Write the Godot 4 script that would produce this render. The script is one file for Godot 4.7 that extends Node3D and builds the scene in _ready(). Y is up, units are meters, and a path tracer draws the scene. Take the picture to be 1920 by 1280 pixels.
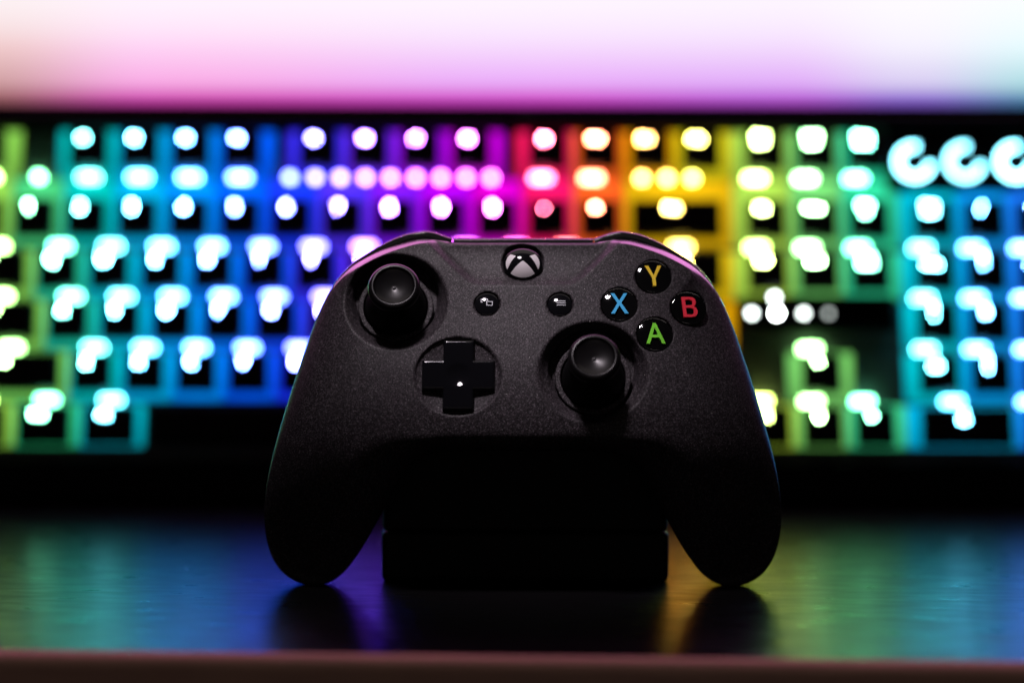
extends Node3D
# A black game controller on a dark desk, a rainbow lit keyboard leaning on a glowing monitor behind it.
# Lengths inside the builders of the controller and the keyboard are millimetres; MM turns them into metres.

const MM := 0.001
var rng := RandomNumberGenerator.new()
var mats := {}

# ------------------------------------------------------------------ helpers

func lin(r: float, g: float, b: float) -> Color:
	return Color(r, g, b).linear_to_srgb()

func mat(called: String, col: Color, rough: float, spec := 0.5, metal := 0.0) -> StandardMaterial3D:
	var m := StandardMaterial3D.new()
	m.resource_name = called
	m.albedo_color = col
	m.roughness = rough
	m.metallic_specular = spec
	m.metallic = metal
	mats[called] = m
	return m

func glow(called: String, linear_color: Color, energy: float) -> StandardMaterial3D:
	var m := StandardMaterial3D.new()
	m.resource_name = called
	m.albedo_color = Color(0.02, 0.02, 0.02)
	m.roughness = 0.9
	m.metallic_specular = 0.0
	m.emission_enabled = true
	m.emission = linear_color.linear_to_srgb()
	m.emission_energy_multiplier = energy
	return m

func tag(o: Node, label := "", category := "", group := "", kind := "") -> void:
	if label: o.set_meta("label", label)
	if category: o.set_meta("category", category)
	if group: o.set_meta("group", group)
	if kind: o.set_meta("kind", kind)

func thing(called: String, label: String, category: String, at := Vector3.ZERO) -> Node3D:
	var o := Node3D.new()
	o.name = called
	add_child(o, true)
	o.position = at
	tag(o, label, category)
	return o

func numbered(parent: Node, called: String) -> String:
	if not parent.has_node(NodePath(called)): return called
	var i := 1
	while parent.has_node(NodePath("%s_%03d" % [called, i])): i += 1
	return "%s_%03d" % [called, i]

func part(called: String, mesh: Mesh, m: Material, parent: Node, xf := Transform3D.IDENTITY) -> MeshInstance3D:
	var o := MeshInstance3D.new()
	o.name = numbered(parent, called)
	o.mesh = mesh
	o.material_override = m
	parent.add_child(o, true)
	o.transform = xf
	return o

func commit(v: PackedVector3Array, idx: PackedInt32Array, uv := PackedVector2Array()) -> ArrayMesh:
	var a := []
	a.resize(Mesh.ARRAY_MAX)
	a[Mesh.ARRAY_VERTEX] = v
	a[Mesh.ARRAY_INDEX] = idx
	if uv.size(): a[Mesh.ARRAY_TEX_UV] = uv
	# smooth normals, weighted by area; front faces run clockwise
	var n := PackedVector3Array()
	n.resize(v.size())
	for k in range(0, idx.size(), 3):
		var i := idx[k]
		var j := idx[k + 1]
		var l := idx[k + 2]
		var c := (v[l] - v[i]).cross(v[j] - v[i])
		n[i] += c
		n[j] += c
		n[l] += c
	for k in n.size():
		n[k] = n[k].normalized() if n[k].length_squared() > 1e-30 else Vector3.UP
	a[Mesh.ARRAY_NORMAL] = n
	var m := ArrayMesh.new()
	m.add_surface_from_arrays(Mesh.PRIMITIVE_TRIANGLES, a)
	return m

# a turned shape about local z from a profile of (radius, height); mm in, metres out
func lathe(profile: Array, seg := 64) -> ArrayMesh:
	var v := PackedVector3Array()
	var idx := PackedInt32Array()
	for p in profile:
		for s in seg:
			var a := TAU * s / seg
			v.append(Vector3(p.x * cos(a), p.x * sin(a), p.y) * MM)
	for i in profile.size() - 1:
		for s in seg:
			var t := (s + 1) % seg
			var a := i * seg + s
			var b := i * seg + t
			var c := (i + 1) * seg + s
			var d := (i + 1) * seg + t
			idx.append_array([a, c, b, b, c, d])
	return commit(v, idx)

func smooth_path(points: Array, steps := 4) -> Array:
	var out := []
	for i in points.size() - 1:
		for k in steps:
			out.append(points[i].cubic_interpolate(points[i + 1], points[maxi(i - 1, 0)], points[mini(i + 2, points.size() - 1)], float(k) / steps))
	out.append(points[-1])
	return out

func smooth_profile(points: Array, steps := 4) -> Array:
	var out := []
	for i in points.size() - 1:
		var p0: Vector2 = points[maxi(i - 1, 0)]
		var p1: Vector2 = points[i]
		var p2: Vector2 = points[i + 1]
		var p3: Vector2 = points[mini(i + 2, points.size() - 1)]
		for k in steps:
			var q := p1.cubic_interpolate(p2, p0, p3, float(k) / steps)
			out.append(Vector2(maxf(q.x, 0.0), q.y))
	out.append(points[-1])
	return out

# a box with rounded edges, tapered towards +z; sizes in mm
func rounded_box(size: Vector3, r: float, taper := Vector2.ONE) -> ArrayMesh:
	var h := size / 2.0
	var v := PackedVector3Array()
	var idx := PackedInt32Array()
	for axis in 3:
		for sgn in [-1.0, 1.0]:
			var a1 := (axis + 1) % 3
			var a2 := (axis + 2) % 3
			var ls := []
			for a in [a1, a2]:
				var e: float = h[a]
				ls.append([-e, -e + 0.1 * r, -e + 0.3 * r, -e + 0.6 * r, -e + r, e - r, e - 0.6 * r, e - 0.3 * r, e - 0.1 * r, e])
			var first := v.size()
			for i in 10:
				for j in 10:
					var p := Vector3.ZERO
					p[axis] = sgn * h[axis]
					p[a1] = ls[0][i]
					p[a2] = ls[1][j]
					var inner := Vector3(clampf(p.x, -h.x + r, h.x - r), clampf(p.y, -h.y + r, h.y - r), clampf(p.z, -h.z + r, h.z - r))
					p = inner + (p - inner).normalized() * r
					var t := (p.z + h.z) / size.z
					p.x *= lerpf(1.0, taper.x, t)
					p.y *= lerpf(1.0, taper.y, t)
					v.append(p * MM)
			for i in 9:
				for j in 9:
					var q := first + i * 10 + j
					if sgn > 0: idx.append_array([q, q + 1, q + 10, q + 1, q + 11, q + 10])
					else: idx.append_array([q, q + 10, q + 1, q + 1, q + 10, q + 11])
	return commit(v, idx)

func plain_box(size: Vector3) -> BoxMesh:
	var b := BoxMesh.new()
	b.size = size
	return b

func letters(s: String, cap_height_mm: float, depth_mm: float, bold := true) -> TextMesh:
	var f := SystemFont.new()
	f.font_names = PackedStringArray(["Droid Sans"])
	f.font_weight = 400
	var t := TextMesh.new()
	t.font = f
	if bold:
		var fv := FontVariation.new()
		fv.base_font = f
		fv.variation_embolden = 0.35
		t.font = fv
	t.text = s
	t.pixel_size = 0.0001  # the least that the engine takes
	t.font_size = maxi(8, int(round(cap_height_mm / 0.714 * 10.0)))
	t.depth = depth_mm * MM
	t.curve_step = 1.0
	return t

# ------------------------------------------------------------------ scene

func _ready() -> void:
	rng.seed = 7
	set_view()
	make_materials()
	build_desk()
	build_monitor()
	build_keyboard()
	build_stand()
	build_controller()

func set_view() -> void:
	var cam := Camera3D.new()
	cam.name = "camera"
	add_child(cam)
	cam.position = Vector3(-0.0033, 0.1285, 0.745)
	cam.rotation_degrees = Vector3(-4.286, 0, 0.12)
	cam.current = true
	var at := CameraAttributesPhysical.new()
	at.frustum_focal_length = 89.06
	at.exposure_aperture = 3.5
	at.frustum_focus_distance = 0.735
	at.frustum_near = 0.01
	at.frustum_far = 20.0
	cam.attributes = at

	var we := WorldEnvironment.new()
	we.name = "environment"
	var e := Environment.new()
	e.background_mode = Environment.BG_COLOR
	e.background_color = Color.BLACK
	e.tonemap_mode = Environment.TONE_MAPPER_LINEAR
	e.tonemap_exposure = 1.0
	e.sdfgi_enabled = true
	e.ssao_enabled = true
	e.ssil_enabled = true
	we.environment = e
	add_child(we)

	# a narrow lamp above the camera, a little to the left, aimed at the middle of the controller
	var key := SpotLight3D.new()
	key.name = "lamp_light"
	key.light_size = 0.042
	key.light_color = Color(1.0, 0.94, 0.98)
	key.light_energy = 0.41
	key.spot_angle = 8.1
	key.spot_angle_attenuation = 1.0
	key.spot_range = 5.0
	key.shadow_enabled = true
	add_child(key)
	key.look_at_from_position(Vector3(-0.088, 0.60, 0.20), Vector3(-0.004, 0.084, 0.012), Vector3.UP)
	# the dim room
	var room := AreaLight3D.new()
	room.name = "room_light"
	room.area_size = Vector2(1.6, 0.7)
	room.area_normalize_energy = true
	room.light_color = Color(1.0, 0.94, 0.92)
	room.light_energy = 0.25
	room.area_range = 5.0
	room.shadow_enabled = true
	add_child(room)
	room.look_at_from_position(Vector3(-0.05, 1.05, -0.38), Vector3(-0.05, 0.0, -0.1), Vector3.BACK)
	# and a little of it from behind the camera
	var front := AreaLight3D.new()
	front.name = "room_light"
	front.area_size = Vector2(1.4, 0.3)
	front.area_normalize_energy = true
	front.light_color = Color(1.0, 0.94, 0.92)
	front.light_energy = 0.065
	front.area_range = 5.0
	front.shadow_enabled = true
	add_child(front, true)
	front.look_at_from_position(Vector3(0.0, 0.06, 1.6), Vector3(0.0, 0.02, 0.0), Vector3.UP)

func make_materials() -> void:
	var n := 512
	var grain := Image.create(n, n, false, Image.FORMAT_RGBA8)
	var bump := Image.create(n, n, false, Image.FORMAT_RGBA8)
	for y in n:
		for x in n:
			var k := rng.randf()
			var c := 0.12 + 0.28 * rng.randf() + 0.9 * pow(k, 8.0)
			grain.set_pixel(x, y, Color(c * 1.02, c * 0.94, c * 1.0))
			var b := rng.randf()
			bump.set_pixel(x, y, Color(b, b, b))
	var tg := ImageTexture.create_from_image(grain)
	var tb := ImageTexture.create_from_image(bump)
	var shell := mat("black_grained_plastic", Color(0.50, 0.50, 0.50), 0.58)
	mat("edge_trim_black", lin(0.012, 0.012, 0.013), 0.24, 0.7)
	shell.albedo_texture = tg
	shell.uv1_triplanar = true
	shell.uv1_scale = Vector3.ONE * 11.0
	var smear := FastNoiseLite.new()
	smear.seed = 11
	smear.frequency = 0.008
	var smear_ramp := Gradient.new()
	smear_ramp.offsets = PackedFloat32Array([0.0, 1.0])
	smear_ramp.colors = PackedColorArray([Color(0.78, 0.78, 0.78), Color(1, 1, 1)])
	var tsm := NoiseTexture2D.new()
	tsm.noise = smear
	tsm.width = 256
	tsm.height = 256
	tsm.seamless = true
	tsm.color_ramp = smear_ramp
	shell.roughness_texture = tsm
	shell.heightmap_enabled = true
	shell.heightmap_texture = tb
	shell.heightmap_scale = 0.006
	shell.metallic_specular = 0.28
	mat("smooth_plastic", Color(0.2, 0.19, 0.2), 0.5, 0.35)
	mat("gloss_black", lin(0.004, 0.004, 0.005), 0.07, 0.42)
	mat("core_black", lin(0.0012, 0.0012, 0.0014), 0.6, 0.1)
	mat("bumper_black", lin(0.004, 0.004, 0.005), 0.2, 0.4)
	mat("rubber", lin(0.004, 0.0036, 0.004), 0.3, 0.34)
	mat("matt_black", lin(0.003, 0.003, 0.0035), 0.55, 0.2)
	mat("case_black", lin(0.0022, 0.0022, 0.0025), 0.55, 0.12)
	mat("keycap_black", lin(0.003, 0.003, 0.003), 0.6, 0.14)
	mat("silver", lin(0.55, 0.52, 0.53), 0.42)
	mat("icon_white", lin(0.6, 0.62, 0.66), 0.5)
	var dome := mat("clear_dome", Color(0.0, 0.0, 0.0, 0.0), 0.05)
	dome.transparency = BaseMaterial3D.TRANSPARENCY_ALPHA
	# desk: black laminate with faint streaks along its length
	var streak := FastNoiseLite.new()
	streak.seed = 3
	streak.frequency = 0.02
	streak.fractal_octaves = 4
	var ts := NoiseTexture2D.new()
	ts.noise = streak
	ts.width = 512
	ts.height = 512
	ts.seamless = true
	ts.normalize = true
	var top := mat("desk_laminate", lin(0.0035, 0.0032, 0.0036), 1.0, 0.11)
	var ramp := Gradient.new()
	ramp.offsets = PackedFloat32Array([0.0, 1.0])
	ramp.colors = PackedColorArray([Color(0.25, 0.25, 0.25), Color(0.40, 0.40, 0.40)])
	var tr := NoiseTexture2D.new()
	tr.noise = streak
	tr.width = 512
	tr.height = 512
	tr.seamless = true
	tr.color_ramp = ramp
	top.roughness_texture = tr
	top.uv1_triplanar = true
	top.uv1_scale = Vector3(4, 12, 14)
	var wood := mat("desk_edge_wood", Color.WHITE, 0.75, 0.0)
	var wr := Gradient.new()
	wr.offsets = PackedFloat32Array([0.0, 1.0])
	wr.colors = PackedColorArray([lin(0.56, 0.32, 0.25), lin(0.70, 0.41, 0.31)])
	var tw := NoiseTexture2D.new()
	tw.noise = streak
	tw.width = 512
	tw.height = 512
	tw.seamless = true
	tw.color_ramp = wr
	wood.albedo_texture = tw
	wood.uv1_triplanar = true
	wood.uv1_scale = Vector3(3, 30, 30)

# ------------------------------------------------------------------ desk

func build_desk() -> void:
	var d := thing("desk", "black topped desk with a brown wooden front edge", "desk", Vector3(-0.0033, 0, 0.1115))
	d.rotation_degrees.y = -2.75
	var w := 1.7
	# top slab, its front end 6 mm behind the rounded edge strip
	part("desktop", plain_box(Vector3(w, 0.030, 0.72)), mats.desk_laminate, d, Transform3D(Basis(), Vector3(0, -0.015, -0.366)))
	# edge strip with a rounded upper corner, swept along the front
	var prof := []
	for k in 9:
		var a := PI / 2 * k / 8
		prof.append(Vector2(-0.0045 + 0.0045 * sin(a), -0.0043 + 0.0045 * cos(a)))
	prof.push_front(Vector2(-0.0058, 0.0002))
	prof.append(Vector2(0.0, -0.026))
	prof.append(Vector2(-0.002, -0.029))
	prof.append(Vector2(-0.0058, -0.030))
	var v := PackedVector3Array()
	var idx := PackedInt32Array()
	for p in prof:
		v.append(Vector3(-w / 2, p.y, p.x))
		v.append(Vector3(w / 2, p.y, p.x))
	for i in prof.size() - 1:
		var q := i * 2
		idx.append_array([q, q + 1, q + 2, q + 1, q + 3, q + 2])
	part("edge_strip", commit(v, idx), mats.desk_edge_wood, d)

# ------------------------------------------------------------------ monitor

func screen_color(x: float, up: float) -> Color:
	# x in metres from the middle, up in mm above the lower edge of the picture
	var xs := [-0.30, -0.205, -0.14, 0.0, 0.10, 0.15, 0.20, 0.30]
	var low := [Color(0.16, 0.03, 0.03), Color(0.30, 0.10, 0.11), Color(0.62, 0.05, 0.42), Color(0.62, 0.045, 0.55), Color(0.45, 0.07, 0.62), Color(0.22, 0.10, 0.60), Color(0.05, 0.20, 0.38), Color(0.0, 0.2, 0.3)]
	var mid := [Color(0.5, 0.26, 0.25), Color(0.64, 0.36, 0.37), Color(0.96, 0.42, 0.80), Color(0.83, 0.42, 0.96), Color(0.76, 0.42, 0.95), Color(0.70, 0.62, 0.90), Color(0.42, 0.74, 0.78), Color(0.3, 0.7, 0.7)]
	var high := [Color(0.8, 0.5, 0.45), Color(0.88, 0.60, 0.60), Color(1.0, 0.66, 0.92), Color(0.93, 0.70, 0.99), Color(0.90, 0.70, 0.99), Color(0.92, 0.88, 1.0), Color(0.78, 0.97, 1.0), Color(0.7, 0.95, 1.0)]
	var i := 0
	while i < xs.size() - 2 and x > xs[i + 1]: i += 1
	var t := clampf((x - xs[i]) / (xs[i + 1] - xs[i]), 0.0, 1.0)
	t = t * t * (3 - 2 * t)
	var a: Color = low[i].lerp(low[i + 1], t)
	var b: Color = mid[i].lerp(mid[i + 1], t)
	var c: Color = high[i].lerp(high[i + 1], t)
	var top := c.lerp(Color(1.03, 1.01, 1.03), 0.92)
	if up < 9.0: return a.lerp(b, smoothstep(1.5, 9.0, up))
	if up < 22.0: return b.lerp(c, (up - 9.0) / 13.0)
	return c.lerp(top, 1.0 - exp(-(up - 22.0) / 13.0))

func build_monitor() -> void:
	var zf := -0.228
	var m := thing("monitor", "wide monitor glowing pale pink and white behind the keyboard", "monitor", Vector3(0, 0, zf))
	var w := 0.598
	var h := 0.336
	var y0 := 0.1463
	var iw := 160
	var ih := 320
	var im := Image.create(iw, ih, false, Image.FORMAT_RGBAF)
	for y in ih:
		for x in iw:
			im.set_pixel(x, y, screen_color(((x + 0.5) / iw - 0.5) * w, (1.0 - (y + 0.5) / ih) * h * 1000.0))
	var sm := StandardMaterial3D.new()
	sm.resource_name = "lit_screen"
	sm.albedo_color = Color(0.02, 0.02, 0.02)
	sm.roughness = 0.4
	sm.emission_enabled = true
	sm.emission = Color.BLACK
	sm.emission_texture = ImageTexture.create_from_image(im)
	sm.emission_energy_multiplier = 1.0
	sm.texture_repeat = false
	var v := PackedVector3Array([Vector3(-w / 2, y0, 0), Vector3(w / 2, y0, 0), Vector3(w / 2, y0 + h, 0), Vector3(-w / 2, y0 + h, 0)])
	var uv := PackedVector2Array([Vector2(0, 1), Vector2(1, 1), Vector2(1, 0), Vector2(0, 0)])
	part("screen", commit(v, PackedInt32Array([0, 2, 1, 0, 3, 2]), uv), sm, m)
	var black: Material = mats.case_black
	var b := 0.010
	part("bezel", plain_box(Vector3(w + 2 * b, 0.018, 0.022)), mats.case_black, m, Transform3D(Basis(), Vector3(0, y0 - 0.0092, -0.007)))
	part("bezel", plain_box(Vector3(w + 2 * b, b, 0.022)), black, m, Transform3D(Basis(), Vector3(0, y0 + h + b / 2, -0.007)))
	for s in [-1.0, 1.0]:
		part("bezel", plain_box(Vector3(b - 0.0002, h, 0.022)), black, m, Transform3D(Basis(), Vector3(s * (w / 2 + b / 2), y0 + h / 2, -0.007)))
	part("back_cover", rounded_box(Vector3(w * 1000 - 30, h * 1000 + 10, 40), 8), black, m, Transform3D(Basis(), Vector3(0, y0 + h / 2, -0.024)))
	part("stand_neck", rounded_box(Vector3(60, 260, 18), 4), black, m, Transform3D(Basis(), Vector3(0, 0.140, -0.056)))
	part("stand_foot", rounded_box(Vector3(220, 10, 170), 4), black, m, Transform3D(Basis(), Vector3(0, 0.0051, -0.085)))
	part("badge", rounded_box(Vector3(7, 2.4, 1.2), 0.5), mats.smooth_plastic, m, Transform3D(Basis(), Vector3(0.0022, y0 - 0.0022, 0.0044)))
	# the light of the screen
	var l := AreaLight3D.new()
	l.name = "screen_light"
	l.area_size = Vector2(w * 0.96, h * 0.9)
	l.area_normalize_energy = true
	l.light_color = Color(1.0, 0.20, 0.88)
	l.light_energy = 0.13
	l.area_range = 5.0
	l.shadow_enabled = true
	add_child(l)
	l.position = Vector3(0, y0 + h / 2, zf + 0.004)
	l.rotation.y = PI  # an area light shines along its own -z

# ------------------------------------------------------------------ keyboard

func rainbow(x_mm: float, up_mm: float) -> Color:
	# backlight colour (linear) at a place on the keyboard: x from the middle of the scene, up along the board
	var px := 960.0 + (x_mm + 3.3) * 5.03 + (up_mm - 110.0) * 0.28
	var xs := [-60, 30, 80, 150, 230, 330, 450, 560, 650, 740, 840, 920, 980, 1030, 1090, 1150, 1230, 1320, 1400, 1490, 1580, 1650, 1720, 1810, 1930]
	var cs := [Color(0.34, 0.66, 0.06), Color(0.15, 0.62, 0.12), Color(0.03, 0.56, 0.22), Color(0.0, 0.54, 0.44), Color(0.0, 0.48, 0.74), Color(0.0, 0.32, 1.0), Color(0.0, 0.12, 1.0), Color(0.01, 0.03, 1.0), Color(0.09, 0.03, 1.0), Color(0.22, 0.008, 0.92), Color(0.46, 0.0, 0.86), Color(0.66, 0.0, 0.66), Color(0.85, 0.0, 0.32), Color(0.94, 0.008, 0.12), Color(0.96, 0.06, 0.03), Color(0.95, 0.17, 0.002), Color(0.86, 0.37, 0.0), Color(0.68, 0.60, 0.01), Color(0.48, 0.68, 0.05), Color(0.24, 0.66, 0.12), Color(0.07, 0.62, 0.22), Color(0.0, 0.62, 0.36), Color(0.0, 0.56, 0.62), Color(0.0, 0.36, 0.86), Color(0.01, 0.20, 1.0)]
	var i := 0
	while i < xs.size() - 2 and px > xs[i + 1]: i += 1
	var t := clampf((px - xs[i]) / (xs[i + 1] - xs[i]), 0.0, 1.0)
	return cs[i].lerp(cs[i + 1], t)

func lit(c: Color, white: float) -> Color:
	return Color(c.r + white, c.g + white, c.b + white)

func build_keyboard() -> void:
	var kb := thing("keyboard", "black mechanical keyboard with rainbow backlight leaning upright against the monitor", "keyboard", Vector3(0, 0.0, -0.166))
	kb.rotation_degrees.x = 0.0
	# own axes: x along the rows, y up along the board, z out of the plate
	var lean := Basis(Vector3.RIGHT, deg_to_rad(-18.0))
	kb.basis = lean
	kb.position += lean.y * 0.0 + Vector3(0, 0.004, 0)
	var xl := -214.0
	var xr := 236.0
	var mid := (xl + xr) / 2
	var yo := -4.0  # the board's own zero lies 4 mm up its face
	# case and plate
	part("case", rounded_box(Vector3(xr - xl, 149, 14), 3), mats.case_black, kb, Transform3D(Basis(), Vector3(mid, 74.5 + yo + 0.6, -9.5) * MM))
	part("frame", rounded_box(Vector3(xr - xl, 5.0, 9), 1.5), mats.case_black, kb, Transform3D(Basis(), Vector3(mid, 145.5 + yo, 1.5) * MM))
	part("frame", rounded_box(Vector3(xr - xl, 15.0, 9), 2.0), mats.case_black, kb, Transform3D(Basis(), Vector3(mid, 8.5 + yo, 1.5) * MM))
	part("frame", rounded_box(Vector3(5, 122, 9), 1.5), mats.case_black, kb, Transform3D(Basis(), Vector3(xl + 2.5, 79.2 + yo, 1.5) * MM))
	part("frame", rounded_box(Vector3(5, 122, 9), 1.5), mats.case_black, kb, Transform3D(Basis(), Vector3(xr - 2.5, 79.2 + yo, 1.5) * MM))
	# lit plate between the keys
	var pw := xr - xl - 10.4
	var ph := 126.6
	var py0 := 16.2 + yo
	# keys: [row height, list of [offset in key pitches, width, legend]]
	var pitch := 19.05
	var x0 := -199.6
	var rows := [
		[134.1, [[0, 1, "Esc"], [2, 1, "F1"], [3, 1, "F2"], [4, 1, "F3"], [5, 1, "F4"], [6.5, 1, "F5"], [7.5, 1, "F6"], [8.5, 1, "F7"], [9.5, 1, "F8"], [11, 1, "F9"], [12, 1, "F10"], [13, 1, "F11"], [14, 1, "F12"], [15.25, 1, "Print\nScrn"], [16.25, 1, "Scroll\nLock"], [17.25, 1, "Pause\nBreak"]]],
		[107.5, [[0, 1, "`"], [1, 1, "1"], [2, 1, "2"], [3, 1, "3"], [4, 1, "4"], [5, 1, "5"], [6, 1, "6"], [7, 1, "7"], [8, 1, "8"], [9, 1, "9"], [10, 1, "0"], [11, 1, "-"], [12, 1, "="], [13.5, 2, "Bksp"], [15.25, 1, "Ins"], [16.25, 1, "Home"], [17.25, 1, "Page\nUp"], [18.5, 1, "Num\nLock"], [19.5, 1, "/"], [20.5, 1, "*"], [21.5, 1, "-"]]],
		[87.5, [[0.25, 1.5, "Tab"], [1.5, 1, "Q"], [2.5, 1, "W"], [3.5, 1, "E"], [4.5, 1, "R"], [5.5, 1, "T"], [6.5, 1, "Y"], [7.5, 1, "U"], [8.5, 1, "I"], [9.5, 1, "O"], [10.5, 1, "P"], [11.5, 1, "["], [12.5, 1, "]"], [13.75, 1.5, "\\"], [15.25, 1, "Del"], [16.25, 1, "End"], [17.25, 1, "Page\nDown"], [18.5, 1, "7\nHome"], [19.5, 1, "8\n^"], [20.5, 1, "9\nPgUp"], [21.5, 1, "+"]]],
		[68.3, [[0.375, 1.75, "Caps"], [1.75, 1, "A"], [2.75, 1, "S"], [3.75, 1, "D"], [4.75, 1, "F"], [5.75, 1, "G"], [6.75, 1, "H"], [7.75, 1, "J"], [8.75, 1, "K"], [9.75, 1, "L"], [10.75, 1, ";"], [11.75, 1, "'"], [13.375, 2.25, "Enter"], [18.5, 1, "4\n<"], [19.5, 1, "5"], [20.5, 1, "6\n>"]]],
		[48.9, [[0.625, 2.25, "Shift"], [2.25, 1, "Z"], [3.25, 1, "X"], [4.25, 1, "C"], [5.25, 1, "V"], [6.25, 1, "B"], [7.25, 1, "N"], [8.25, 1, "M"], [9.25, 1, ","], [10.25, 1, "."], [11.25, 1, "/"], [13.125, 2.75, "Shift"], [16.25, 1, "^"], [18.5, 1, "1\nEnd"], [19.5, 1, "2\nv"], [20.5, 1, "3\nPgDn"], [21.5, 1, "Enter"]]],
		[29.2, [[0.125, 1.25, "Ctrl"], [1.375, 1.25, "Win"], [2.625, 1.25, "Alt"], [6.375, 6.25, ""], [10.125, 1.25, "Alt"], [11.375, 1.25, "Fn"], [12.625, 1.25, "Menu"], [13.875, 1.25, "Ctrl"], [15.25, 1, "<"], [16.25, 1, "v"], [17.25, 1, ">"], [19, 2, "0\nIns"], [20.5, 1, ".\nDel"]]],
	]
	part("plate", plain_box(Vector3(pw, ph, 1.0) * MM), mat("plate_grey", lin(0.06, 0.06, 0.06), 0.5, 0.3), kb, Transform3D(Basis(), Vector3(mid, py0 + ph / 2, -2.6) * MM))
	# a housing glows most round its LED, which sits above the middle
	var sp := Image.create(32, 32, false, Image.FORMAT_RGBAF)
	for y in 32:
		for x in 32:
			var q := Vector2((x + 0.5) / 32 - 0.5, (y + 0.5) / 32 - 0.12)
			var e := 0.42 + 0.68 * exp(-(q.x * q.x * 2.6 + q.y * q.y * 1.9))
			sp.set_pixel(x, y, Color(e, e, e))
	var spread := ImageTexture.create_from_image(sp)
	var caps := {}
	var led_mesh := rounded_box(Vector3(7.4, 2.4, 3.4), 0.8)
	var led_short := rounded_box(Vector3(3.2, 2.4, 3.4), 0.8)
	var stem := plain_box(Vector3(11, 11, 4.2) * MM)
	for r in rows.size():
		var ky: float = rows[r][0] + yo
		for n in rows[r][1].size():
			var k: Array = rows[r][1][n]
			var kx: float = x0 + k[0] * pitch
			var w: float = k[1] * pitch - 3.9
			if kx - w / 2 > xr - 6 or kx + w / 2 < xl: continue
			var id := "%.2f" % w
			if not caps.has(id): caps[id] = rounded_box(Vector3(w, 15.0, 6.4), 1.6, Vector2(1.0 - 2.2 / w, 0.86))
			var cap := part("key", caps[id], mats.keycap_black, kb, Transform3D(Basis(), Vector3(kx, ky, 5.2) * MM))
			part("stem", stem, mats.matt_black, cap, Transform3D(Basis(), Vector3(0, 0, -5.0) * MM))
			var c := rainbow(kx, ky)
			if k[2] == "": continue
			# the lit switch housing under the cap fills the gap to the next key
			var gl: float = 2.3 if n == 0 or k[0] - k[1] / 2.0 - rows[r][1][n - 1][0] - rows[r][1][n - 1][1] / 2.0 > 0.1 else -0.1
			var gr: float = 2.3 if n == rows[r][1].size() - 1 or rows[r][1][n + 1][0] - rows[r][1][n + 1][1] / 2.0 - k[0] - k[1] / 2.0 > 0.1 else -0.1
			var up: float = 16.8 if r == 1 else 9.0
			var hw: float = k[1] * pitch / 2.0
			var dn := 9.3 if r < 5 else 6.8
			var hq := QuadMesh.new()
			hq.size = Vector2(hw * 2.0 + gl + gr, up + dn) * MM
			var hm := glow("housing_glow", c, 1.3)
			hm.emission_texture = spread
			hm.emission_operator = BaseMaterial3D.EMISSION_OP_MULTIPLY
			hm.texture_repeat = false
			part("lit_housing", hq, hm, cap, Transform3D(Basis(), Vector3((gr - gl) / 2.0, (up - dn) / 2.0, -6.6) * MM))
			var big: float = 3.0 if k[2].length() == 1 else 2.1 if k[2].length() < 4 else 1.6
			part("legend", letters(k[2], big, 0.25, false), glow("legend_glow", lit(c, 0.12), 210.0), cap, Transform3D(Basis(), Vector3(-1.5 if kx < 40 else -2.0, 3.0, 3.25) * MM))
			# the LED behind each key, shining out of the gap above it
			var dx := -2.25 - 0.0136 * kx
			var lc := glow("led_glow", lit(c, 0.09), 36.0 if r < 2 else 30.0)
			if r > 1: part("led", led_mesh, lc, kb, Transform3D(Basis(), Vector3(kx + dx, ky + 10.2, 0.2) * MM))
			elif r == 1:
				var over := false
				for q in rows[0][1]: over = over or absf(q[0] - k[0]) < 0.1
				part("led", led_mesh if over else led_short, lc, kb, Transform3D(Basis(), Vector3(kx + dx, ky + 17.0, 0.2) * MM))
			else:
				var over := false
				for q in rows[1][1]: over = over or absf(q[0] - k[0]) < 0.3
				if not over: part("led", led_short, lc, kb, Transform3D(Basis(), Vector3(kx + dx, ky - 9.6, 0.2) * MM))
	# black panel above the number pad with three round media buttons, each with an open ring of light
	part("control_panel", rounded_box(Vector3(94, 27, 6), 1.5), mats.case_black, kb, Transform3D(Basis(), Vector3(183.5, 133.0 + yo, 0.6) * MM))
	var knob := lathe(smooth_profile([Vector2(0.01, 2.4), Vector2(2.4, 2.3), Vector2(3.0, 1.8), Vector2(3.1, 0.0)], 4), 32)
	for i in 3:
		var bx := 146.6 + 18.9 * i
		var by := 130.0 + yo
		var o := part("media_button", knob, mats.keycap_black, kb, Transform3D(Basis(), Vector3(bx, by, 3.7) * MM))
		# a C of light: an arc swept from upper right round the left to the right
		var pv := PackedVector3Array()
		var pi := PackedInt32Array()
		var n := 40
		for s in n + 1:
			var a := deg_to_rad(lerpf(78.0, 352.0, float(s) / n))
			for q in [Vector2(4.6, 0.0), Vector2(4.8, 0.7), Vector2(7.0, 0.7), Vector2(7.2, 0.0)]:
				pv.append(Vector3(q.x * cos(a), q.x * sin(a), q.y) * MM)
		for s in n:
			for q in 3:
				var f := s * 4 + q
				pi.append_array([f, f + 4, f + 1, f + 1, f + 4, f + 5])
		part("light_ring", commit(pv, pi), glow("ring_glow", Color(0.20, 0.70, 0.85), [13.0, 10.5, 14.5][i]), o, Transform3D(Basis(), Vector3(0, 0, 0.1) * MM))
	# indicator panel above the arrow keys with white lights
	part("indicator_panel", rounded_box(Vector3(57, 14, 5), 2.4), mats.case_black, kb, Transform3D(Basis(), Vector3(110.0, 72.5 + yo, 0.0) * MM))
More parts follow.
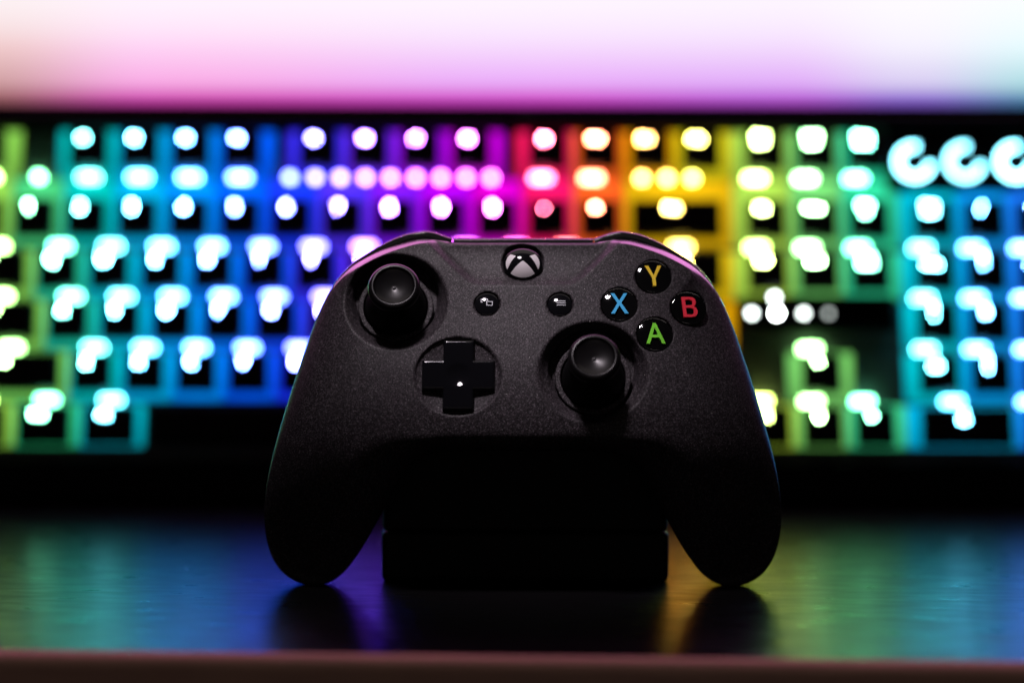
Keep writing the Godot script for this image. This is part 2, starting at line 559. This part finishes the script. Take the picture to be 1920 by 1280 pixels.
	var dot := lathe(smooth_profile([Vector2(0.01, 0.6), Vector2(0.9, 0.5), Vector2(1.1, 0.0)], 3), 20)
	for d in [[84.9, 71.95, 14.0], [94.1, 71.95, 90.0], [104.0, 71.95, 12.0], [113.2, 71.95, 2.0], [93.4, 78.0, 16.0]]:
		part("indicator_light", dot, glow("indicator_glow", Color(0.9, 1.0, 0.95), d[2]), kb, Transform3D(Basis(), Vector3(d[0], d[1] + yo, 2.55) * MM))
	# the light that the board throws forward, one lamp to each stretch of colour
	for i in 11:
		var lx := -157.5 + 35.0 * i
		var c := rainbow(lx - 4.0, 30)
		var l := AreaLight3D.new()
		l.name = "backlight_light"
		l.area_size = Vector2(0.033, 0.11)
		l.area_normalize_energy = true
		l.light_color = lit(c, 0.0).linear_to_srgb()
		l.light_energy = 0.0029
		l.area_range = 3.0
		l.shadow_enabled = true
		add_child(l, true)
		l.transform = kb.transform * Transform3D(Basis(Vector3.UP, PI), Vector3(lx, 75, 12) * MM)

# ------------------------------------------------------------------ stand

func build_stand() -> void:
	var s := thing("controller_stand", "low black stand carrying the controller between its grips", "stand", Vector3(0.0008, 0, 0))
	part("base", rounded_box(Vector3(86, 15.5, 62), 2.0), mats.matt_black, s, Transform3D(Basis(), Vector3(0, 7.8, -36) * MM))
	part("cradle", rounded_box(Vector3(85.6, 38, 40), 2.4), mats.matt_black, s, Transform3D(Basis(), Vector3(0, 33.2, -27) * MM))

# ------------------------------------------------------------------ controller

var curve_v := [-5.0, 0.0, 12.0, 22.0, 34.0, 44.0, 54.0, 64.0, 74.0, 84.0, 94.0, 103.0]
var curve_w := [-3.0, 1.4, 10.4, 16.6, 22.3, 25.0, 24.7, 21.5, 16.6, 11.1, 5.6, 0.8]

func table_at(xs: Array, ys: Array, x: float) -> float:
	var i := 0
	while i < xs.size() - 2 and x > xs[i + 1]: i += 1
	var t: float = clampf((x - xs[i]) / (xs[i + 1] - xs[i]), 0.0, 1.0)
	return cubic_interpolate_in_time(ys[i], ys[i + 1], ys[maxi(i - 1, 0)], ys[mini(i + 2, ys.size() - 1)], t, xs[i + 1] - xs[i], xs[maxi(i - 1, 0)] - xs[i] if i > 0 else -(xs[i + 1] - xs[i]), (xs[mini(i + 2, xs.size() - 1)] - xs[i]) if i + 2 < xs.size() else 2.0 * (xs[i + 1] - xs[i]))

func face_w(u: float, v: float) -> float:
	var w := table_at(curve_v, curve_w, v)
	var a := maxf(absf(u) - 16.0, 0.0)
	return w - a * a * 0.0030

func rim_w(v: float) -> float:
	return table_at([-5.0, 0.0, 30.0, 60.0, 80.0, 103.0], [-1.0, 0.0, 6.0, 4.0, -0.5, -3.4], v)

func g(s: float) -> float:
	var q := 1.0 - clampf(s, 0.0, 1.0)
	return sqrt(1.0 - q * q)

func front_w(u: float, v: float, d: float) -> float:
	var au := absf(u)
	var rad := lerpf(lerpf(7.0, 16.0, smoothstep(26.0, 48.0, au)), 17.0, smoothstep(46.0, 60.0, v))
	var up := smoothstep(80.0, 95.0, v)
	rad = lerpf(rad, lerpf(0.5, 1.15, smoothstep(19.0, 27.0, au)), up)
	var top := face_w(u, v)
	# the sunk panel round the guide button
	var ds := (28.4 - au) * 0.679 + (v - 101.8) * 0.734
	if ds > 0.0 and v > 89.6:
		top -= table_at([89.6, 91.0, 93.5, 98.0, 103.0], [0.0, 1.4, 2.7, 3.2, 2.8], v) * clampf(ds / 2.0, 0.0, 1.0)
	# stick wells
	for c in [[-37.3, 85.0, 15.6], [20.1, 65.4, 16.4]]:
		var r := Vector2(u - c[0], (v - c[1]) / 0.88).length()
		if r < c[2]:
			top -= 4.6 * smoothstep(c[2], 12.6, r)
			top -= 4.0 * smoothstep(13.0, 12.2, r)
	# dish of the directional pad
	var q := Vector2(u + 18.9, (v - 64.1) / 0.87).length()
	if q < 12.6:
		top -= 1.0 * smoothstep(12.6, 12.0, q) + 1.8 * maxf(0.0, 1.0 - q * q / 146.0)
	# narrow gaps round the buttons
	for c in [[38.0, 92.0, 5.35], [27.8, 84.2, 5.35], [48.1, 83.1, 5.35], [38.0, 75.8, 5.35], [-10.6, 84.3, 3.75], [10.6, 84.2, 3.75], [-0.2, 96.1, 6.05]]:
		var r := Vector2(u - c[0], (v - c[1]) / 0.88).length()
		if r < c[2]: top -= 2.6 * smoothstep(c[2], c[2] - 0.45, r)
	var e := rim_w(v)
	return e + (top - e) * lerpf(g(d / rad), clampf(d / rad, 0.0, 1.0), 0.7 * up)

func back_w(u: float, v: float, d: float) -> float:
	var thick := lerpf(20.0, 26.0, smoothstep(20.0, 70.0, v))
	return rim_w(v) - thick * g(d / 15.0) - 0.02

func outline() -> PackedVector2Array:
	var half := [Vector2(0, 101.6), Vector2(19.1, 101.6), Vector2(23.8, 102.1), Vector2(28.6, 102.6), Vector2(33.3, 102.0), Vector2(41.2, 99.5), Vector2(47.5, 96.4), Vector2(51.4, 93.8), Vector2(55.3, 89.8), Vector2(58.4, 85.2), Vector2(61.5, 78.1), Vector2(64.5, 69.6), Vector2(67.5, 60.4), Vector2(70.3, 51.2), Vector2(73.0, 41.6), Vector2(74.9, 33.0), Vector2(76.0, 25.2), Vector2(76.2, 18.6), Vector2(75.4, 12.4), Vector2(73.6, 7.2), Vector2(70.6, 3.2), Vector2(66.6, 0.7), Vector2(62.2, -0.1), Vector2(57.8, 0.7), Vector2(53.6, 3.5), Vector2(49.6, 8.4), Vector2(46.0, 14.1), Vector2(43.1, 19.4), Vector2(40.0, 25.2), Vector2(36.8, 31.6), Vector2(33.2, 36.8), Vector2(27.6, 40.2), Vector2(20.0, 41.2), Vector2(0, 41.2)]
	var right := PackedVector2Array()
	for i in half.size() - 1:
		var p0: Vector2 = half[maxi(i - 1, 0)] if i > 0 else Vector2(-half[1].x, half[1].y)
		var p1: Vector2 = half[i]
		var p2: Vector2 = half[i + 1]
		var p3: Vector2 = half[i + 2] if i + 2 < half.size() else Vector2(-half[-2].x, half[-2].y)
		for k in 6: right.append(p1.cubic_interpolate(p2, p0, p3, k / 6.0))
	right.append(half[-1])
	var all := right.duplicate()
	for i in range(right.size() - 2, 0, -1): all.append(Vector2(-right[i].x, right[i].y))
	return all

# a shell over the outline: a fine grid inside, and a band that follows the rim exactly
func shell_mesh(poly: PackedVector2Array, step: float, dr: float, height: Callable, flip: bool) -> ArrayMesh:
	var reach := 18.0
	var nx := int(ceil(80.0 / step)) * 2 + 1
	var ny := int(ceil(112.0 / step)) + 1
	var ox := -(nx - 1) / 2 * step
	var oy := -4.0
	var hx := (nx - 1) / 2
	var dist := PackedFloat32Array()
	dist.resize((hx + 1) * ny)
	dist.fill(reach * reach)
	for i in poly.size():
		var a := poly[i]
		var b := poly[(i + 1) % poly.size()]
		if minf(a.x, b.x) < -reach: continue
		var ab := b - a
		var ll := maxf(ab.length_squared(), 1e-9)
		var i0 := maxi(0, int((minf(a.x, b.x) - reach) / step))
		var i1 := mini(hx, int((maxf(a.x, b.x) + reach) / step) + 1)
		var j0 := maxi(0, int((minf(a.y, b.y) - reach - oy) / step))
		var j1 := mini(ny - 1, int((maxf(a.y, b.y) + reach - oy) / step) + 1)
		for x in range(i0, i1 + 1):
			for y in range(j0, j1 + 1):
				var p := Vector2(x * step, oy + y * step)
				var t := clampf((p - a).dot(ab) / ll, 0.0, 1.0)
				var q := p.distance_squared_to(a + ab * t)
				if q < dist[x * ny + y]: dist[x * ny + y] = q
	for x in hx + 1:
		for y in ny:
			var d := sqrt(dist[x * ny + y])
			dist[x * ny + y] = d if Geometry2D.is_point_in_polygon(Vector2(x * step + 1e-4, oy + y * step + 1e-4), poly) else -d
	var v := PackedVector3Array()
	var idx := PackedInt32Array()
	var at := PackedInt32Array()
	at.resize(nx * ny)
	at.fill(-1)
	for x in nx:
		for y in ny:
			var d := dist[absi(x - hx) * ny + y]
			if d >= dr:
				var u := ox + x * step
				var w := oy + y * step
				at[x * ny + y] = v.size()
				v.append(Vector3(u, w, height.call(u, w, d)))
	var edge := {}
	var bands := [dr, dr * 0.80, dr * 0.62, dr * 0.46, dr * 0.32, dr * 0.21, dr * 0.125, dr * 0.06, dr * 0.02, 0.0]
	var columns := {}
	for x in nx - 1:
		for y in ny - 1:
			var cs := [x * ny + y, (x + 1) * ny + y, (x + 1) * ny + y + 1, x * ny + y + 1]
			var n_in := 0
			for c in cs: n_in += 1 if at[c] >= 0 else 0
			if n_in == 0: continue
			if n_in == 4:
				if flip: idx.append_array([at[cs[0]], at[cs[1]], at[cs[2]], at[cs[0]], at[cs[2]], at[cs[3]]])
				else: idx.append_array([at[cs[0]], at[cs[2]], at[cs[1]], at[cs[0]], at[cs[3]], at[cs[2]]])
				continue
			var ring := PackedInt32Array()
			var cut := []
			for k in 4:
				var c: int = cs[k]
				var e: int = cs[(k + 1) % 4]
				if at[c] >= 0: ring.append(at[c])
				if (at[c] >= 0) != (at[e] >= 0):
					var key := mini(c, e) * 4 + (0 if absi(c - e) == 1 else 1)
					if not edge.has(key):
						var cx := c / ny
						var ex := e / ny
						var dc := dist[absi(cx - hx) * ny + c % ny]
						var de := dist[absi(ex - hx) * ny + e % ny]
						var t := clampf((dr - dc) / (de - dc), 0.0, 1.0)
						var p := Vector2(ox + cx * step, oy + (c % ny) * step).lerp(Vector2(ox + ex * step, oy + (e % ny) * step), t)
						# the nearest place on the outline
						var best := 1e9
						var foot := p
						for i in poly.size():
							var a := poly[i]
							if absf(a.x - p.x) > dr + 4.0 and a.distance_squared_to(p) > 150.0: continue
							var s := Geometry2D.get_closest_point_to_segment(p, a, poly[(i + 1) % poly.size()])
							var q := s.distance_squared_to(p)
							if q < best:
								best = q
								foot = s
						var col := PackedInt32Array()
						for bd in bands:
							var z := foot.lerp(p, bd / dr)
							col.append(v.size())
							v.append(Vector3(z.x, z.y, height.call(z.x, z.y, bd)))
						edge[key] = v.size()
						columns[col[0]] = col
						edge[key] = col[0]
					ring.append(edge[key])
					cut.append(edge[key])
			for k in range(1, ring.size() - 1):
				if flip: idx.append_array([ring[0], ring[k], ring[k + 1]])
				else: idx.append_array([ring[0], ring[k + 1], ring[k]])
			if cut.size() == 2:
				var first: int = cut[0]
				var second: int = cut[1]
				# cut points run so that the inside lies on the same hand for every cell
				var inside_first := at[cs[0]] >= 0
				var a: PackedInt32Array = columns[first if inside_first else second]
				var b: PackedInt32Array = columns[second if inside_first else first]
				for k in bands.size() - 1:
					if flip: idx.append_array([b[k], a[k], b[k + 1], a[k], a[k + 1], b[k + 1]])
					else: idx.append_array([b[k], b[k + 1], a[k], a[k], b[k + 1], a[k + 1]])
	for k in v.size(): v[k] *= MM
	return commit(v, idx)

# a frame on the face: z out of it, y up along it
func on_face(u: float, v: float, lift := 0.0, sideways := 1.0) -> Transform3D:
	var p := Vector3(u, v, face_w(u, v))
	var du := Vector3(1, 0, (face_w(u + 0.5, v) - face_w(u - 0.5, v)) * sideways)
	var dv := Vector3(0, 1, (face_w(u, v + 0.5) - face_w(u, v - 0.5)))
	var n := du.cross(dv).normalized()
	var x := du.normalized()
	return Transform3D(Basis(x, n.cross(x), n), (p + n * lift) * MM)

func ribbon(path: Array, rows: Array) -> ArrayMesh:
	# path of (u, v); each row is (inset along the path's inner normal, depth)
	var pts := smooth_path(path, 8)
	var v := PackedVector3Array()
	var idx := PackedInt32Array()
	for i in pts.size():
		var t: Vector2 = (pts[mini(i + 1, pts.size() - 1)] - pts[maxi(i - 1, 0)]).normalized()
		var n := Vector2(t.y, -t.x)
		if n.y > 0: n = -n
		for r in rows:
			var q: Vector2 = pts[i] + n * r.x
			v.append(Vector3(q.x, q.y, r.y) * MM)
	var m := rows.size()
	var forward: bool = path[-1].x > path[0].x
	for i in pts.size() - 1:
		for k in m - 1:
			var a := i * m + k
			if forward: idx.append_array([a, a + 1, a + m, a + m, a + 1, a + m + 1])
			else: idx.append_array([a, a + m, a + 1, a + 1, a + m, a + m + 1])
	return commit(v, idx)

# the smooth rounded edge of the front shell along a shoulder
func trim_mesh(s: float) -> ArrayMesh:
	var pts := smooth_path([Vector2(22.0, 101.8), Vector2(23.8, 102.1), Vector2(28.6, 102.6), Vector2(33.3, 102.0), Vector2(41.2, 99.5), Vector2(47.5, 96.4), Vector2(51.4, 93.8), Vector2(55.3, 89.8), Vector2(58.4, 85.2), Vector2(59.6, 82.5)], 6)
	var v := PackedVector3Array()
	var idx := PackedInt32Array()
	var m := 7
	for i in pts.size():
		var t: Vector2 = (pts[mini(i + 1, pts.size() - 1)] - pts[maxi(i - 1, 0)]).normalized()
		var wide := 1.2 * sqrt(sin(PI * clampf(float(i) / (pts.size() - 1), 0.02, 0.98)))
		for k in m:
			var d := wide * pow(float(k) / (m - 1), 1.7) - 0.05
			var q: Vector2 = pts[i] + Vector2(t.y, -t.x) * d
			v.append(Vector3(q.x * s, q.y, front_w(q.x * s, q.y, maxf(d, 0.0)) + 0.06 - 0.08 * pow(float(k) / (m - 1), 6.0)) * MM)
	for i in pts.size() - 1:
		for k in m - 1:
			var a := i * m + k
			if s > 0: idx.append_array([a, a + m, a + 1, a + 1, a + m, a + m + 1])
			else: idx.append_array([a, a + 1, a + m, a + m, a + 1, a + m + 1])
	return commit(v, idx)

func cross_pad() -> ArrayMesh:
	var a := 10.5
	var b := 4.45
	var half := [0.0, 0.5, 1.0, 1.5, 2.0, 2.5, 2.9, 3.2, 3.5, 3.8, 4.1, 4.3, b, 4.8, 5.2, 6.0, 7.0, 8.0, 9.0, 9.6, 9.9, 10.2, 10.4, a]
	var cs := []
	for i in range(half.size() - 1, 0, -1): cs.append(-half[i])
	cs.append_array(half)
	var n := cs.size()
	var v := PackedVector3Array()
	var idx := PackedInt32Array()
	var at := {}
	var inside := func(x: float, y: float) -> bool: return (absf(x) <= b + 1e-4 and absf(y) <= a + 1e-4) or (absf(y) <= b + 1e-4 and absf(x) <= a + 1e-4)
	for i in n:
		for j in n:
			var x: float = cs[i]
			var y: float = cs[j]
			if not inside.call(x, y): continue
			var ax := absf(x)
			var ay := absf(y)
			var e := 0.0
			if ax <= b and ay <= b: e = minf(Vector2(b - ax, b - ay).length(), minf(a - ax, a - ay))
			elif ax > b: e = minf(b - ay, a - ax)
			else: e = minf(b - ax, a - ay)
			var rr := Vector2(x, y).length()
			var z := 1.0 + (0.05 * rr * rr if rr < 3.2 else 0.512 + 0.32 * (1.0 - exp(-(rr - 3.2) / 0.45)) * 0.45) - 0.8 * (1.0 - g(e / 0.8))
			at[i * n + j] = v.size()
			v.append(Vector3(x, y, z) * MM)
	var count := {}
	for i in n - 1:
		for j in n - 1:
			var mx: float = (cs[i] + cs[i + 1]) / 2
			var my: float = (cs[j] + cs[j + 1]) / 2
			if not inside.call(mx, my): continue
			var q := [at[i * n + j], at[(i + 1) * n + j], at[(i + 1) * n + j + 1], at[i * n + j + 1]]
			idx.append_array([q[0], q[2], q[1], q[0], q[3], q[2]])
			for k in 4:
				var key := Vector2i(q[k], q[(k + 1) % 4])
				if count.has(Vector2i(key.y, key.x)): count.erase(Vector2i(key.y, key.x))
				else: count[key] = true
	for e in count.keys():
		var p: Vector3 = v[e.x]
		var s: Vector3 = v[e.y]
		var f := v.size()
		v.append_array([p, s, Vector3(p.x, p.y, -0.004), Vector3(s.x, s.y, -0.004)])
		idx.append_array([f, f + 1, f + 2, f + 1, f + 3, f + 2])
	return commit(v, idx)

# a patch on a dome of the given radius and height, where the given function is positive
func dome_patch(radius: float, rise: float, lift: float, field: Callable) -> ArrayMesh:
	var rc := (radius * radius + rise * rise) / (2.0 * rise)
	var n := 90
	var step := 2.0 * radius / n
	var v := PackedVector3Array()
	var idx := PackedInt32Array()
	var val := PackedFloat32Array()
	var pos := PackedVector2Array()
	for i in n + 1:
		for j in n + 1:
			var p := Vector2(-radius + i * step, -radius + j * step)
			pos.append(p)
			val.append(field.call(p))
	var place := func(p: Vector2) -> Vector3:
		return Vector3(p.x, p.y, sqrt(maxf(rc * rc - p.length_squared(), 0.0)) - (rc - rise) + lift) * MM
	for i in n:
		for j in n:
			var cs := [i * (n + 1) + j, (i + 1) * (n + 1) + j, (i + 1) * (n + 1) + j + 1, i * (n + 1) + j + 1]
			var ring := []
			for k in 4:
				var a: int = cs[k]
				var b: int = cs[(k + 1) % 4]
				if val[a] > 0: ring.append(pos[a])
				if (val[a] > 0) != (val[b] > 0): ring.append(pos[a].lerp(pos[b], val[a] / (val[a] - val[b])))
			if ring.size() < 3: continue
			var f := v.size()
			for p in ring: v.append(place.call(p))
			for k in range(1, ring.size() - 1): idx.append_array([f, f + k + 1, f + k])
	var m := commit(v, idx)
	# the normals of the dome itself
	var arr := m.surface_get_arrays(0)
	var nn := PackedVector3Array()
	for p in v: nn.append((p - Vector3(0, 0, (rise - rc + lift) * MM)).normalized())
	arr[Mesh.ARRAY_NORMAL] = nn
	var out := ArrayMesh.new()
	out.add_surface_from_arrays(Mesh.PRIMITIVE_TRIANGLES, arr)
	return out

func dome_profile(radius: float, rise: float, skirt: float) -> Array:
	var rc := (radius * radius + rise * rise) / (2.0 * rise)
	var out := []
	var top := asin(radius / rc)
	for k in 15:
		var a := top * k / 14.0
		out.append(Vector2(maxf(rc * sin(a), 0.005), rc * cos(a) - (rc - rise)))
	out.append(Vector2(radius + 0.06, -0.12))
	out.append(Vector2(radius + 0.06, -skirt))
	return out

func turned(p: Array) -> Array:
	var q := p.duplicate()
	q.reverse()
	return q

func build_controller() -> void:
	var c := thing("game_controller", "black game controller standing upright in front of the rainbow keyboard", "game controller")
	var poly := outline()
	var grained: Material = mats.black_grained_plastic
	part("front_shell", shell_mesh(poly, 0.45, 2.6, front_w, false), grained, c)
	part("back_shell", shell_mesh(poly, 1.4, 3.4, back_w, true), grained, c)
	# a few specks of dust on the shell
	var dv := PackedVector3Array()
	var di := PackedInt32Array()
	for k in 46:
		var u := rng.randf_range(-56.0, 58.0)
		var w := rng.randf_range(46.0, 98.0)
		var xf := on_face(u, w, 0.0)
		xf.origin = Vector3(u, w, front_w(u, w, 30.0)) * MM + xf.basis.z * 0.00003
		var size := rng.randf_range(0.00005, 0.00014)
		var f := dv.size()
		for n in 6: dv.append(xf * Vector3(cos(n * PI / 3) * size, sin(n * PI / 3) * size * rng.randf_range(0.5, 1.2), 0))
		for n in range(1, 5): di.append_array([f, f + n + 1, f + n])
	part("dust", commit(dv, di), mat("dust_grey", lin(0.45, 0.43, 0.42), 0.9), c).set_meta("kind", "stuff")
	# shoulder pieces
	var rows := [Vector2(6.0, -5.6), Vector2(2.5, -5.2), Vector2(0.8, -4.9), Vector2(0.3, -5.2), Vector2(0.06, -5.8), Vector2(0.0, -6.6), Vector2(0.25, -12.0), Vector2(1.2, -20.0), Vector2(5.0, -30.0), Vector2(12.0, -36.0)]
	var edge := [Vector2(20.9, 102.8), Vector2(22.6, 103.3), Vector2(24.6, 104.05), Vector2(27.2, 104.75), Vector2(30.2, 104.9), Vector2(36.4, 103.5), Vector2(44.3, 99.7), Vector2(51.4, 94.8), Vector2(55.4, 90.4), Vector2(56.8, 88.0)]
	for s in [-1.0, 1.0]:
		var path := []
		for p in edge: path.append(Vector2(p.x * s, p.y))
		part("bumper", ribbon(path, rows), mats.bumper_black, c)
		part("edge_trim", trim_mesh(s), mats.edge_trim_black, c)
	part("top_strip", ribbon([Vector2(-20.6, 102.8), Vector2(-7, 102.8), Vector2(7, 102.8), Vector2(20.6, 102.8)], rows), mats.bumper_black, c)
	# thumbsticks
	var stick := lathe(turned(smooth_profile([Vector2(6.3, 7.0), Vector2(7.0, 7.3), Vector2(7.45, 8.0), Vector2(7.6, 8.7), Vector2(7.48, 9.5), Vector2(7.1, 10.15), Vector2(6.55, 10.55), Vector2(6.05, 10.62), Vector2(5.75, 10.4), Vector2(5.5, 10.0), Vector2(4.4, 9.5), Vector2(3.0, 9.05), Vector2(1.3, 8.65), Vector2(0.5, 8.55), Vector2(0.36, 8.64), Vector2(0.2, 8.7), Vector2(0.005, 8.72)], 3)), 96)
	var stalk := lathe(turned(smooth_profile([Vector2(9.2, -6), Vector2(9.0, -3), Vector2(8.4, 0.0), Vector2(7.6, 2.4), Vector2(7.0, 4.6), Vector2(6.7, 6.0), Vector2(6.5, 7.2)], 3)), 96)
	var collar := lathe([Vector2(9.3, -6.0), Vector2(9.35, -0.4), Vector2(9.5, -0.1), Vector2(9.7, 0.0), Vector2(10.7, 0.0), Vector2(10.9, -0.1), Vector2(11.0, -0.4), Vector2(11.1, -6.0)], 96)
	for p in [Vector3(-37.3, 85.0, 1.5), Vector3(20.1, 65.4, 8.0)]:
		var seat := on_face(p.x, p.y, -0.4, 0.0)
		seat.basis = seat.basis * Basis(Vector3.RIGHT, deg_to_rad(-p.z))
		var s := part("thumbstick", stick, mats.rubber, c, seat)
		part("stalk", stalk, mats.matt_black, s)
		part("collar", collar, grained, s, Transform3D(Basis(Vector3.RIGHT, deg_to_rad(p.z)), Vector3(0, 0, -3.0) * MM))
	# directional pad
	part("directional_pad", cross_pad(), mats.gloss_black, c, on_face(-18.7, 64.7, -1.6))
	# four round buttons with coloured letters under clear domes
	var core := lathe(turned(smooth_profile([Vector2(5.05, -3), Vector2(5.05, -0.55), Vector2(4.95, -0.4), Vector2(0.005, -0.35)], 3)), 48)
	var dome := lathe(dome_profile(5.12, 0.8, 2.0), 64)
	var face := [["A", 38.0, 75.8, lin(0.19, 0.74, 0.02)], ["B", 48.1, 83.1, lin(0.85, 0.02, 0.05)], ["X", 27.8, 84.2, lin(0.012, 0.42, 0.80)], ["Y", 38.0, 92.0, lin(0.88, 0.62, 0.015)]]
	for f in face:
		var b := part("face_button", core, mats.core_black, c, on_face(f[1], f[2], 0.35))
		var m := mat("letter_" + f[0], f[3], 0.45)
		part("letter", letters(f[0], 6.3, 0.9), m, b, Transform3D(Basis(), Vector3(0, 0, -0.2) * MM))
		part("dome", dome, mats.clear_dome, b)
	# view and menu buttons
	var small := lathe(dome_profile(3.48, 0.62, 2.0), 48)
	var vb := part("view_button", small, mats.gloss_black, c, on_face(-10.6, 84.3, 0.0))
	part("icon", bars([[-1.7, 0.95, 0.19, 1.1], [-0.75, 1.42, 1.9, 0.19], [0.15, 1.2, 0.19, 0.5], [-1.45, 0.5, 0.5, 0.19], [0.75, 0.62, 1.75, 0.19], [0.75, -0.58, 1.75, 0.19], [-0.06, 0.02, 0.19, 1.2], [1.56, 0.02, 0.19, 1.2]], 3.48, 0.62), mats.icon_white, vb)
	var mb := part("menu_button", small, mats.gloss_black, c, on_face(10.6, 84.2, 0.0))
	part("icon", bars([[0.35, 1.0, 2.5, 0.2], [0.35, 0.32, 2.5, 0.2], [0.35, -0.36, 2.5, 0.2]], 3.48, 0.62), mats.icon_white, mb)
	# guide button: a black dome with a silver emblem of three leaves round a black cross
	var gt := on_face(-0.2, 96.1, -1.1)
	gt.basis = gt.basis * Basis(Vector3.RIGHT, deg_to_rad(9.0)) * Basis.from_scale(Vector3(1.0, 0.86, 1.0))
	var gb := part("guide_button", lathe(dome_profile(5.75, 1.9, 2.5), 64), mats.gloss_black, c, gt)
	part("emblem", dome_patch(5.75, 1.9, 0.03, func(p: Vector2) -> float:
		var x := absf(p.x)
		return minf(4.95 - p.length(), 0.6 - 0.8 * x - 0.1 * x * x - p.y)), mats.silver, gb)
	for s in [-1.0, 1.0]:
		part("emblem", dome_patch(5.75, 1.9, 0.03, func(p: Vector2) -> float:
			var x: float = p.x * s - 2.0
			return minf(minf(4.95 - p.length(), p.y - 2.5 + 1.1 * x + 0.28 * x * x), minf(2.5 + 0.6 * x - p.y, x + 0.1))), mats.silver, gb)

# thin printed bars lying on a dome: [x, y, width, height]
func bars(list: Array, radius: float, rise: float) -> ArrayMesh:
	var rc := (radius * radius + rise * rise) / (2.0 * rise)
	var v := PackedVector3Array()
	var idx := PackedInt32Array()
	for b in list:
		var nx := 9 if b[2] > b[3] else 2
		var ny := 9 if b[3] > b[2] else 2
		var f := v.size()
		for i in nx:
			for j in ny:
				var x: float = b[0] + (float(i) / (nx - 1) - 0.5) * b[2]
				var y: float = b[1] + (float(j) / (ny - 1) - 0.5) * b[3]
				v.append(Vector3(x, y, sqrt(rc * rc - x * x - y * y) - (rc - rise) + 0.02) * MM)
		for i in nx - 1:
			for j in ny - 1:
				var q := f + i * ny + j
				idx.append_array([q, q + ny + 1, q + ny, q, q + 1, q + ny + 1])
	return commit(v, idx)
